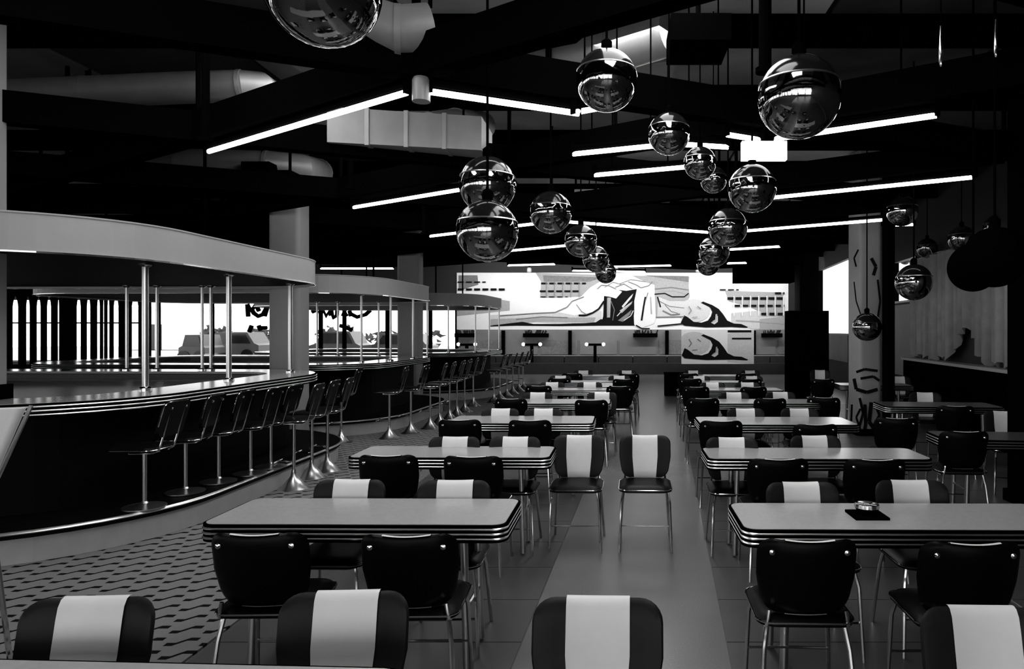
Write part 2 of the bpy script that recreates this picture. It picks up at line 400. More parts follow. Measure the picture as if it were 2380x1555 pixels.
for px, lb in ((1230, 'left'), (1432, 'middle'), (1622, 'right')):
    t = thing('spot_fixture', 'small white spotlight above the %s part of the mural' % lb, 'spotlight', P(px, 634, 26.8), 0, 'spotlights over the mural')
    MB().lathe([(.05, 0), (.09, .04), (.09, .16), (.05, .2)], (0,0,0), 12).build('housing', M['rail'], t, True)
    MB().tube([(0,0,.18), (0,0,.85)], .02, 6).build('stem', M['beam'], t)

# ---------------------------------------------------------------- outside the windows
b = thing('street_building', 'pale building seen across the street through the left window', 'building', (X(440, 60), 60, 0))
MB().box(-6, 6, 0, 6, 0, 3.4).build('wall', M['bldg'], b); MB().box(-6.2, 6.2, -.3, 6, 3.4, 3.7).build('roof', M['bldg'], b)
for k in (-3.2, -2.6): MB().box(k, k+.22, -.12, 0, 0, 2.2).build('window', M['carglass'], b)
def vehicle(px0, px1, ytop, d, label):
    x0, x1 = X(px0, d), X(px1, d); L = (x1-x0); h = Z(ytop, d)
    t = thing('car', label, 'car', ((x0+x1)/2, d, 0))
    prof = [(-L/2,.25),(L/2,.25),(L/2,h*.55),(L*.42,h*.62),(L*.3,h),(-L*.25,h),(-L*.36,h*.62),(-L/2,h*.55)]
    MB().vprism(prof, -.9, .9).build('body', M['car'], t)
    MB().vprism([(-L*.32,h*.62),(L*.36,h*.62),(L*.27,h*.94),(-L*.23,h*.94)], -.93, .93).build('window_glass', M['carglass'], t)
    for s in (-.3, .3):
        mb = MB(); mb.vprism(ell(L*s, .33, .33, .33, 14), -.95, .95); mb.build('wheel', M['carglass'], t)
vehicle(440, 500, 778, 36, 'small car parked outside, nearest the pale building')
vehicle(490, 620, 772, 39, 'dark van parked outside, just left of the big pillar')
vehicle(735, 850, 770, 37, 'dark van seen outside between the two pillars')
vehicle(862, 1010, 776, 40, 'dark car parked outside near the mural wall')
for i, (x0, x1, y0) in enumerate(((480, 530, 752), (590, 640, 756), (740, 840, 752), (850, 1030, 764))):
    d = 46; t = thing('street_tree', 'dark clipped hedge outside the windows, number %s from the left' % ['one', 'two', 'three', 'four'][i], 'hedge', (X((x0+x1)/2, d), d, 0), 0, 'hedges across the street')
    hw = (x1-x0)/2*d/F; top = Z(y0, d); mb = MB()
    for k in range(60):
        c = Vector((random.uniform(-hw, hw), random.uniform(-.5, .5), random.uniform(.6, top-.3)))
        mb.add([c+Vector((random.uniform(-.35,.35), random.uniform(-.2,.2), random.uniform(-.3,.3))) for _ in range(4)], [(0,1,2),(0,2,3),(0,1,3),(1,2,3)])
    mb.build('leaves', M['foliage'], t)['kind'] = 'stuff'
    MB().tube([(0,0,0), (0,0,top*.6)], .12).build('trunk', M['foliage'], t)
    t.name = 'street_hedge'
# lettering painted on the window, seen from behind
st = [[(577,736),(575,707)], [(575,708),(584,722),(596,707)], [(583,716),(590,728),(600,735),(611,731),(619,716),(616,706)], [(594,706),(602,723)], [(615,735),(622,712)], [(606,768),(601,757)], [(585,757),(579,772)], [(604,762),(620,762)],
      [(725,725),(737,720)], [(743,722),(745,734),(752,722),(758,735),(766,722),(768,734)], [(770,722),(775,739),(783,733),(784,722)], [(797,735),(800,722),(806,735)], [(812,722),(816,735)], [(812,728),(830,737),(850,731),(861,721)], [(790,757),(803,760),(818,768)]]
wt = thing('window_lettering', 'dark hand-painted lettering on the glass of the street window, seen reversed', 'lettering', P(715, 740, 27.9))
for s_ in st:
    MB().tube([P(a, b_, 27.9)-wt.location for a, b_ in s_], .085 if len(s_) > 1 else .05, 6).build('letter_stroke', M['blackpillar'], wt)

# ---------------------------------------------------------------- pointed arcade screen at left
ar = thing('arcade_screen', 'black screen of tall pointed openings in front of the far left windows', 'screen', (X(170, 25), 25, 0))
ops = [(36,7),(65,4.5),(90,5),(114,5),(136,2),(183,5),(206,4.5),(229,3.5),(241,1.5),(252,2.5),(270,6),(314,8)]
yt, ysp = 688, 712
allx = [(18-22, 4)]+ops+[(350, 6)]
for i in range(len(allx)-1):
    (c0, h0), (c1, h1) = allx[i], allx[i+1]
    pts = [(c0+h0, 850), (c1-h1, 850), (c1-h1, ysp), (c1-h1*.8, ysp-10), (c1-h1*.4, yt+4), (c1, yt-2), (c1, 655), (c0, 655), (c0, yt-2), (c0+h0*.4, yt+4), (c0+h0*.8, ysp-10), (c0+h0, ysp)]
    pts = [(p, 'x') for p in pts]
    mb = MB(); mb.vprism([(X(a, 25)-ar.location.x, Z(b_, 25)) for (a, b_), _ in pts], -.015-.004*(i % 2), .015); mb.build('pier', M['blackpillar'], ar)
MB().box(X(0, 25)-ar.location.x, X(345, 25)-ar.location.x, -.12, .12, Z(752, 25), Z(749, 25)).build('crossbar', M['blackpillar'], ar)
MB().box(X(-8, 25)-ar.location.x, X(350, 25)-ar.location.x, -.3, .3, 0, Z(848, 25)).build('base_wall', M['blackpillar'], ar)

# ---------------------------------------------------------------- bar islands
def island(n, x1, y0, y1, wid, lab, rz, postpts, ctop=1.15, z0=2.3, z1=2.61, rad=1.25):
    hx, hy = wid/2, (y1-y0)/2; cx, cy = x1-hx, (y0+y1)/2
    t = thing('bar_island', lab[0], 'bar', (cx, cy, 0), rz, 'bar islands')
    outer = rrect(hx, hy, rad, 10); inner = rrect(hx-.55, hy-.55, rad-.5, 10)
    def ring(mb, o, i, a, b):
        k = len(o); vs = [(p[0],p[1],a) for p in o]+[(p[0],p[1],a) for p in i]+[(p[0],p[1],b) for p in o]+[(p[0],p[1],b) for p in i]
        fs = []
        for j in range(k):
            q = (j+1)%k
            fs += [(j,q,2*k+q,2*k+j), (k+j,3*k+j,3*k+q,k+q), (2*k+j,2*k+q,3*k+q,3*k+j), (j,k+j,k+q,q)]
        mb.add(vs, fs); return mb
    ring(MB(), outer, inner, ctop-.03, ctop).build('countertop', M['counter'], t)
    tr = MB()
    ribs(tr, lambda o: rrect(hx+.008+o, hy+.008+o, rad, 10), ctop-.012, 3, .032, .012)
    tr.build('edge_trim', M['nosing'], t, True)
    ring(MB(), rrect(hx+.0155, hy+.0155, rad, 10), rrect(hx-.03, hy-.03, rad-.03, 10), ctop-.11, ctop-.003).build('edge_band', M['blackpillar'], t)
    ring(MB(), rrect(hx-.3, hy-.3, rad-.28, 10), rrect(hx-.38, hy-.38, rad-.36, 10), 0, ctop-.1).build('front_panel', M['bar_body'], t)
    ring(MB(), rrect(hx-.46, hy-.46, rad-.4, 10), rrect(hx-.52, hy-.52, rad-.46, 10), .2, ctop-.04).build('inner_panel', M['bench'], t)
    ko = rrect(hx+.28, hy+.28, rad+.28, 12)
    ring(MB(), ko, rrect(hx-.34, hy-.34, rad-.34, 12), 0, .2).build('step_riser', M['kick'], t)
    ring(MB(), rrect(hx+.31, hy+.31, rad+.31, 12), rrect(hx-.34, hy-.34, rad-.34, 12), .2, .25).build('step_tread', M['bar_body'], t)
    nz = MB(); ribs(nz, lambda o: rrect(hx+.312+o, hy+.312+o, rad+.312, 12), .256, 1, .034, .016); nz.build('step_nosing', M['nosing'], t, True)
    c = thing('bar_canopy', lab[1], 'canopy', (cx, cy, 0), rz, 'grey canopies over the bars')
    MB().prism(rrect(hx-.03, hy-.03, rad, 10), z0+.03, z1-.02).build('soffit', M['soffit'], c)
    ring(MB(), rrect(hx, hy, rad, 12), rrect(hx-.03, hy-.03, rad-.03, 12), z0, z1).build('fascia', M['fascia'], c)
    ring(MB(), rrect(hx+.008, hy+.008, rad, 12), rrect(hx-.02, hy-.02, rad-.03, 12), z0, z0+.012).build('bottom_rim', M['chrome'], c)
    ring(MB(), rrect(hx+.006, hy+.006, rad, 12), rrect(hx-.02, hy-.02, rad-.03, 12), z1-.012, z1).build('top_rim', M['rail'], c)
    for sx in (-.6, 0, .6):
        for sy in (-.6, .6): MB().tube([(hx*sx, hy*sy, z1-.03), (hx*sx, hy*sy, 4.7)], .02, 6).build('hanger_rod', M['beam'], c)
    for i, (px, d) in enumerate(postpts):
        wx = X(px, d)
        p = thing('canopy_post', 'polished post on the %s, %s from the left in view' % (lab[2], ['first','second','third','fourth','fifth','sixth','seventh'][i]), 'post', (wx, d, ctop), 0, 'chrome canopy posts')
        MB().tube([(0,0,.01), (0,0,z0+.03-ctop)], .028 if d < 9.6 else .019, 12).build('shaft', M['chrome_soft'], p, True)
        MB().lathe([(.055, 0), (.055, .015), (.035, .03)], (0,0,0), 12).build('foot_flange', M['chrome'], p, True)
        MB().lathe([(.03, 0), (.055, .02), (.055, .03)], (0,0,z0-ctop), 12).build('top_flange', M['chrome'], p, True)
R_ = math.radians
island(1, -3.88, 5.15, 10.0, 7.2, ('nearest curved bar with pale counter and black front at left', 'nearest grey curved canopy over the left bar', 'nearest bar'), -R_(1.5),
       [(295, 9.72), (338, 6.55), (365, 9.72), (470, 9.72), (490, 9.72), (532, 7.75), (675, 9.3)])
island(2, -3.9, 11.25, 15.6, 6.2, ('middle curved bar between the two grey pillars', 'middle grey curved canopy between the two pillars', 'middle bar'), -R_(3),
       [(737, 15.1), (785, 15.2), (840, 12.1), (880, 15.2), (908, 12.6), (960, 13.6), (993, 14.6)])
island(3, -3.3, 17.0, 21.2, 6, ('farthest curved bar in front of the mural', 'farthest and smallest grey curved canopy before the mural', 'farthest bar'), -R_(3),
       [(1042, 17.4), (1105, 17.6), (1137, 18.2), (1160, 19.6)])

# ---------------------------------------------------------------- pillars
def pillar(px0, px1, d, z1, m, label, dep=None, ztop=None, nm='pillar', z0=0, parts=None):
    dep = dep or (X(px1, d)-X(px0, d))
    x0, x1 = (X(px0, d), X(px1, d+dep)) if px0 < CX else (X(px0, d+dep), X(px1, d))
    t = thing(nm, label, 'pillar', ((x0+x1)/2, d+dep/2, z0))
    h = (x1-x0)/2
    MB().prism(rrect(h, dep/2, min(h, dep/2)*.35, 5), 0, z1-z0).build('shaft', m, t, True)
    MB().prism(rrect(h+.03, dep/2+.03, min(h, dep/2)*.35, 5), 0, .12).build('base', M['blackpillar'], t, True)
    return t
pillar(622, 722, 10.36, 4.68, M['pillar'], 'large pale grey pillar rising behind the nearest bar canopy', .4)
pillar(922, 985, 16.05, 4.68, M['pillar'], 'second pale grey pillar beyond the middle bar', .42)
pillar(1970, 2050, 11.2, 4.6, M['pillar'], 'grey patterned pillar right of the tables, printed with faces')
pillar(2049, 2081, 9.6, 4.6, M['blackpillar'], 'slim black pillar beside the patterned grey pillar')
pillar(1845, 1905, 18.0, 4.6, M['soffit'], 'dark pillar standing behind the black cabinet right of the mural')
pillar(2338, 2440, 6.6, 4.68, M['blackpillar'], 'wide black pillar at the right edge', .4)
pillar(-60, 18, 5.5, 4.68, M['pillar'], 'narrow grey post cut by the left edge, standing on the nearest bar counter', .2, z0=1.15)
c = thing('black_cabinet', 'tall black cabinet right of the mural', 'cabinet', (X(1881, 17), 17, 0))
MB().box(-.48, .48, 0, .5, 0, Z(722, 17)).build('body', M['blackpillar'], c)
for s in (-1, 1): MB().box(s*.24-.22, s*.24+.22, -.03, 0, .1, Z(722, 17)-.06).build('door', M['blackpillar'], c)
b = thing('black_bulkhead', 'black box bulkhead hanging above the right end of the mural', 'bulkhead', (X(1782, 20), 20, 0))
MB().box(-.85, .85, 0, .8, Z(655, 20), Z(600, 20)).build('body', M['blackpillar'], b)
for s in (-.6, .6): MB().tube([(s, .4, Z(600, 20)-.02), (s, .4, 4.7)], .03).build('hanger_rod', M['beam'], b)
# print on patterned pillar
pr = MB()
def stroke_on(mb, pts, wd, d):
    for (a, b_), (c_, e) in zip(pts, pts[1:]):
        t = Vector((c_-a, e-b_)).normalized(); nx, ny = -t.y*wd/2, t.x*wd/2
        mb.add([P(u, v, d) for u, v in ((a+nx,b_+ny),(c_+nx,e+ny),(c_-nx,e-ny),(a-nx,b_-ny))], [(0,1,2,3)])
pr.mi = 0
for pts, wd in (([(1985,655),(1990,700),(2000,730)],3), ([(2030,640),(2036,620),(2025,600)],8), ([(1990,865),(2010,858),(2040,862)],6), ([(1985,880),(1990,905),(2015,912),(2040,905)],8), ([(2000,880),(2030,875),(2044,885)],6), ([(2000,1000),(1990,970),(2000,950)],5), ([(2010,940),(2012,985),(2006,1020)],8), ([(2034,940),(2044,965),(2030,990)],6), ([(1990,620),(1985,600),(1995,580)],4), ([(2010,720),(2014,745)],4), ([(1998,925),(2006,960),(1995,1000)],6), ([(2025,935),(2020,980),(2040,1010)],9), ([(2040,650),(2046,700),(2040,740)],5), ([(1980,940),(1978,990)],5)):
    stroke_on(pr, pts, wd, 11.19)
pp_ = [o for o in S.objects if o.name == 'pillar.002'][0]
bpy.context.view_layer.update()
o = pr.build('print', M['p0'], pp_); o.matrix_parent_inverse = pp_.matrix_world.inverted(); o['kind'] = 'stuff'

# ---------------------------------------------------------------- right side: curtain, rail, wainscot
def rp(d, z, off=0): return Vector((RX(d)+off, d, z))
cu = thing('curtain', 'long grey pleated curtain along the right wall', 'curtain', (RX(13), 13, 0))
mb = MB(); n = 150; vs = []; fs = []
for k in range(n+1):
    d = 8.2+(15.3-8.2)*k/n; off = -.17+.06*math.sin(k*1.15)+.035*math.sin(k*.41)
    low = 1.16+.55*max(0, math.sin(k*.085+.5))**2+.05*math.sin(k*.9)
    vs += [rp(d, low, off)-cu.location, rp(d, 3.2, off*1.0)-cu.location]
for k in range(n): fs.append((2*k, 2*k+2, 2*k+3, 2*k+1))
mb.add(vs, fs); o = mb.build('fabric', M['curtain'], cu, True)
sm = o.modifiers.new('thick', 'SOLIDIFY'); sm.thickness = .012
MB().tube([rp(8, 3.22, -.16)-cu.location, rp(15.4, 3.22, -.16)-cu.location], .03).build('curtain_rod', M['chrome_soft'], cu)
wa = MB(); rwall(wa, 6.5, 15.4, 0, 1.06, .25, -.3); o = struct(wa.build('trim_2', M['blackpillar']))
rl = MB(); rwall(rl, 6.5, 15.4, 1.06, 1.11, .32, -.36); rl.build('ledge', M['rail'], o)
ws = MB(); rwall(ws, 15.4, 17.2, .65, 2.3, .04, -.05); ws.build('panel', M['wallgrey'], o)
ws = MB(); rwall(ws, 21.6, 26.4, .7, 1.55, .04, -.05); ws.build('panel', M['wallgrey'], o)
# ---------------------------------------------------------------- ceiling lattice, tubes, rods, ducts
N0 = Vector((-1.33, 4.69)); A = Vector((2.62, 1.16)); B = Vector((2.42, -1.58))
lat = thing('ceiling_lattice', 'black steel beam lattice hung below the ceiling', 'beam grid', (0, 0, 3.4))
seg = {}
def inside(p): return -18 < p.x < RX(max(p.y, 0))-.3 and .3 < p.y < 19.6
for i in range(-12, 13):
    for j in range(-12, 13):
        p = N0+A*i+B*j
        for dv in (A, B):
            q = p+dv
            if inside(p) and inside(q):
                MB().bar(p-dv.normalized()*.0, q, .15, 0, .26).build('beam', M['beam'], lat)
for i in range(-12, 13):
    for j in range(-12, 13):
        p = N0+A*i+B*j
        if inside(p):
            MB().tube([(p.x, p.y, .2), (p.x, p.y, 1.3)], .022, 6).build('hanger_rod', M['beam'], lat)
nd = thing('lattice_connector', 'pale cylinder connector under the nearest lattice joint between two tubes', 'connector', (N0.x+.03, N0.y-.02, 3.24))
MB().lathe([(.06, 0), (.06, .14), (.045, .17)], (0,0,0), 16).build('sleeve', M['rail'], nd, True)
TZ = 3.31
tubes = [((485,352),(945,215)), ((1000,213),(1345,264)), ((822,482),(1075,440)), ((1000,549),(1285,515)), ((1310,515),(1645,540)), ((1730,537),(2065,510)),
         ((1107,590),(1325,570)), ((1720,467),(2262,412)), ((1690,313),(1765,325)), ((1800,323),(2177,268)), ((1695,580),(1813,573)), ((1332,358),(1560,335)), ((1578,335),(1692,342)), ((1382,407),(1597,388)), ((1332,262),(1457,240)),
         ((745,624),(915,624)), ((2082,523),(2124,522)), ((1385,640),(1390,632)), ((1690,612),(1735,611)), ((1500,632),(1330,629)), ((1180,617),(1290,614)), ((1420,620),(1560,617))]
words_ = ['first','second','third','fourth','fifth','sixth','seventh','eighth','ninth','tenth','eleventh','twelfth','thirteenth','fourteenth','fifteenth','sixteenth','seventeenth','eighteenth','nineteenth','twentieth','twenty-first','twenty-second']
tl = ['longest near tube running left and down from the pale connector', 'near tube running right from the pale connector', 'tube ending left of the two stacked globes', 'tube behind the lower stacked globe, on its left',
 'long tube below the globe lamp right of the stacked pair', 'tube running right from the globe in mid room', 'thin tube left of the small globes above the mural', 'long tube at right, below the blank white sign', 'short tube just left of the blank white sign', 'tube rising right from the blank white sign',
 'short far tube at right of the small globes', 'tube on the left of the upper middle globe', 'short tube right of the upper middle globe', 'tube left of the smaller upper middle globe', 'short tube under the large upper middle globe',
 'thin far tube right of the first grey pillar', 'tiny tube right of the black pillar', 'tiny tube over the mural', 'tiny far tube by the dark bulkhead', 'thin far tube over the mural middle', 'thin far tube over the mural left end', 'thin far tube between the small globes']
for i, ((xa, ya), (xb, yb)) in enumerate(tubes):
    da = (TZ-EYE)*F/(HY-ya); db = (TZ-EYE)*F/(HY-yb)
    if i in (0, 1): da = min(da, 9)
    if i >= 15:
        da = db = max(da, 10) if i not in (15,) else 18.0
        da = db = min(da, 19.0)
    a, b_ = P(xa, ya, da), P(xb, yb, db)
    if i in (14,):
        a, b_ = P(xa, ya, 5.1), P(xb, yb, 5.6)
    c_ = (a+b_)/2
    t = thing('tube_light', 'glowing white fluorescent '+tl[i], 'light', c_, 0, 'fluorescent tubes of the ceiling lattice')
    MB().tube([a-c_, a-c_+(b_-a)*.02, b_-c_-(b_-a)*.02, b_-c_], .021, 10).build('tube', M['tube'], t, True)
    up = Vector((0,0,.055)); fx = MB(); fx.tube([a-c_+up, b_-c_+up], .022, 6); fx.build('fixture_rail', M['beam'], t)
    for s in (a-c_, b_-c_):
        e = MB(); e.box(s.x-.02, s.x+.02, s.y-.02, s.y+.02, s.z-.01, s.z+.1); e.build('end_clip', M['beam'], t)
    if i > 8:
        for s in (.2, .8):
            q = a-c_+(b_-a)*s; MB().tube([q+up, (q.x, q.y, 4.70-c_.z)], .008, 6).build('hanger_rod', M['beam'], t)
# ducts
def duct(pts, r, label):
    pts = [Vector(p) for p in pts]
    t = thing('air_duct', label, 'duct', pts[0])
    MB().tube([p-pts[0] for p in pts], r, 20).build('pipe', M['duct'], t, True)
    for k in range(1, len(pts)-1, 2):
        a = (pts[k+1]-pts[k-1]).normalized()*.02; MB().tube([pts[k]-pts[0]-a, pts[k]-pts[0]+a], r*1.04, 20).build('band', M['duct'], t, True)
    for k in (0, len(pts)-1):
        p = pts[k]-pts[0]; MB().tube([p+Vector((0,0,r*.9)), p+Vector((0,0,4.7-pts[0].z+.0-p.z+p.z))], .015, 6).build('hanger_rod', M['beam'], t)
duct([P(-60,225,7.0), P(200,214,7.0), P(420,204,7.0), P(560,200,7.0), P(605,203,7.15), P(628,220,7.5), P(632,232,8.4)], .155, 'round grey duct running left above the nearest lattice beam')
duct([P(860,55,4.6), P(925,75,4.62), P(1000,70,4.7)], .17, 'short grey duct near the large globe at the top')
duct([P(1000,300,7.6), P(1060,290,8.0), P(1120,292,9)], .18, 'grey duct behind the pale lattice connector')
duct([P(420,380,9.5), P(620,385,9.5), P(700,392,9.8), P(740,400,10.6), P(745,405,12)], .2, 'grey duct above the large grey pillar')
duct([P(1210,170,7), P(1420,120,6.6), P(1560,75,6.2)], .2, 'grey duct rising to the top, right of the lattice crossing')
def box_duct(x0, x1, y0, y1, d, dep, label, skew=0):
    a = P((x0+x1)/2, y1, d); hw = (x1-x0)/2*d/F; h = (y1-y0)*d/F
    t = thing('box_duct', label, 'duct', a)
    MB().prism([(-hw, 0), (hw, skew), (hw, skew+dep), (-hw, dep)], 0, h).build('duct_body', M['duct'], t)
    for s in (-.5, 0, .5): MB().prism([(hw*s-.02, skew*(s+1)/2-.01), (hw*s+.02, skew*(s+1)/2-.01), (hw*s+.02, dep+.03), (hw*s-.02, dep+.03)], -.01, h+.01).build('flange', M['duct'], t)
    for s in (-.7, .7): MB().tube([(hw*s, dep*.5+skew*.5, h-.01), (hw*s, dep*.5+skew*.5, 4.70-a.z)], .012, 6).build('hanger_rod', M['beam'], t)
box_duct(760, 1105, 248, 330, 6.6, .6, 'pale rectangular duct just below the lattice connector', .3)
box_duct(1180, 1560, 60, 190, 7.6, .5, 'wide rectangular duct above the near tube, top centre', -.6)
box_duct(640, 960, 10, 120, 6.4, .5, 'rectangular duct behind the largest globe')
box_duct(250, 470, 365, 415, 9.5, .5, 'rectangular duct far left above the bar canopy')
box_duct(1335, 1560, 440, 462, 12.5, .4, 'low rectangular duct in the middle distance of the ceiling')
# vertical drop rods and dark equipment boxes in the ceiling void
for i, (px, y0, y1, d) in enumerate(((478,0,330,5.4), (205,320,352,8), (815,270,440,8), (967,0,88,4.7), (1775,0,170,4.2), (985,480,545,11), (900,570,620,14))):
    a = P(px, y1, d); t = thing('drop_rod', 'black vertical ceiling rod, %s from the left' % ['second','first','third','fifth','last','sixth','fourth'][i], 'rod', a, 0, 'black ceiling rods')
    MB().tube([(0,0,0), (0,0,4.7-a.z)], .03, 8).build('rod', M['beam'], t); MB().lathe([(.05,0),(.05,.03)], (0,0,0), 10).build('collar', M['beam'], t)
for i, (x0, x1, y0, y1, d) in enumerate(((1560,1700,30,92,5.2), (560,625,375,425,9.2), (640,675,395,432,9), (1215,1320,170,215,6.4))):
    a = P((x0+x1)/2, y1, d); h = (y1-y0)*d/F; hw = (x1-x0)/2*d/F
    t = thing('ceiling_box', 'dark box hung in the ceiling void, %s' % ['nearest the top centre', 'left of the round duct elbow', 'small one over the grey pillar', 'right of the lattice crossing'][i], 'ceiling box', a)
    MB().box(-hw, hw, 0, .5, 0, h).build('body', M['beam'], t); MB().tube([(0,.2,h-.01), (0,.2,4.7-a.z)], .02).build('hanger_rod', M['beam'], t)
# blank white hanging sign
sg = thing('hanging_sign', 'blank glowing white box sign hanging from the lattice', 'sign', P(1777, 371, 5.75))
MB().box(-.185, .185, 0, .06, 0, .153).build('lit_panel', M['signlit'], sg)
MB().box(-.19, .19, .06, .08, -.005, .158).build('back_case', M['beam'], sg)
MB().tube([(0,.05,.15), (0,.05,.45)], .012).build('hanger_rod', M['beam'], sg)
# thin vertical glass rods upper right
for i, (px, y0, y1) in enumerate(((2187, 60, 155), (2315, 45, 133))):
    a = P(px, y1, 4.6)
    t = thing('slim_pendant', 'slim polished vertical pendant at the top right, %s of two' % ['left', 'right'][i], 'pendant', a, 0, 'slim pendants')
    h = (y1-y0)*4.6/F
    MB().lathe([(.004,0),(.012,.02),(.013,h*.5),(.006,h)], (0,0,0), 10).build('rod', M['chrome'], t, True)
    MB().tube([(0,0,h-.01), (0,0,4.7-a.z)], .004, 6).build('cord', M['beam'], t)

# ---------------------------------------------------------------- globe pendants (dark glass over chrome bowl)
def make_globe():
    t = thing('globe_pendant', 'x', 'pendant lamp')
    r = .2; up = []; lo = []
    zc = r*.30
    for k in range(13):
        a = -PI/2+(math.asin(.30)+PI/2)*k/12; lo.append((max(r*math.cos(a), .002), r*math.sin(a)))
    for k in range(10):
        a = math.asin(.30)+(PI/2-math.asin(.30))*k/9; up.append((max(.985*r*math.cos(a), .002), r*math.sin(a)))
    MB().lathe(lo, (0,0,0), 36, False).build('chrome_bowl', M['globe_chrome'], t, True)
    MB().lathe(up, (0,0,0), 36, False).build('glass_dome', M['glass'], t, True)
    MB().lathe([(r*.94, zc-.004), (r*.975, zc), (r*.94, zc+.008)], (0,0,0), 36, False).build('rim', M['chrome_soft'], t, True)
    MB().lathe([(.035, r-.01), (.035, r+.05), (.012, r+.07)], (0,0,0), 14).build('cap', M['beam'], t, True)
    MB().tube([(0,0,r+.05), (0,0,r+1.1)], .009, 6).build('stem', M['beam'], t)
    return t
gp = Proto(make_globe)
def make_black():
    t = thing('black_globe', 'x', 'pendant lamp')
    MB().lathe([(max(.2*math.cos(a), .002), .2*math.sin(a)) for a in [-PI/2+PI*k/20 for k in range(21)]], (0,0,0), 32, False).build('shade', M['blackpillar'], t, True)
    MB().tube([(0,0,.25), (0,0,1.3)], .009, 6).build('stem', M['beam'], t)
    MB().lathe([(.035, .19), (.035, .25), (.012, .27)], (0,0,0), 14).build('cap', M['beam'], t, True)
    return t
bp_ = Proto(make_black)
globes = [(750,-30,133,'largest globe pendant, cut off by the top of the picture'), (1857,226,96,'big globe pendant above the blank white sign'), (1133,430,66,'upper of the two globe pendants stacked one above the other'),
 (1133,537,72,'lower of the two globe pendants stacked one above the other'), (1410,187,72,'globe pendant high in the middle of the ceiling'), (1748,438,56,'globe pendant below and left of the long tube at right'), (1280,494,49,'globe pendant just right of the stacked pair'),
 (1555,311,49,'globe pendant right and below of the high middle one'), (1350,560,38,'globe pendant over the left part of the mural'), (1627,379,38,'small globe pendant left of the blank sign'), (1385,602,31,'small globe over the hip of the mural figure'),
 (1658,418,31,'small globe below the one left of the sign'), (1408,634,25,'smallest globe touching the mural top'), (1692,529,45,'globe pendant at the joint of two long tubes'), (1660,584,36,'globe pendant hanging over the head of the mural figure'),
 (1646,614,27,'small globe just above the mural head'), (2097,491,35,'globe pendant left of the far right dark globes'), (2315,528,28,'right-most small globe pendant near the black pillar'), (2235,555,30,'globe pendant above the grey curtain'), (2155,577,23,'small globe pendant above the curtain end'), (2106,598,18,'tiny globe pendant over the right window'),
 (2124,656,42,'dark globe pendant in front of the right window'), (2262,622,56,'large black globe in front of the curtain'), (2312,598,70,'large black globe partly hidden by the edge pillar'), (2015,760,33,'low globe pendant in front of the patterned pillar')]
for px, py, r, lb in globes:
    near_d = {1555: 5.2, 1627: 5.9, 1658: 6.5}.get(px)
    d = near_d or .2*F/r; p = P(px, py, d); o = (bp_ if px in (2262, 2312) else gp).place(p, random.uniform(0, 6), lb+'' , 'chrome and glass globe pendants')
    if near_d: o.scale = (r*d/F/.2,)*3
# resize stems so that each reaches the ceiling: one scaled stem per lamp
for o in list(S.objects):
    if o.name.startswith('stem') and o.parent and o.parent.name.startswith(('globe_pendant', 'black_globe')):
        k_ = o.parent.scale[0]; h = (4.69-o.parent.location.z)/k_-.25; o.scale = (1, 1, h/1.05); o.location = (0, 0, .25-.25*h/1.05)

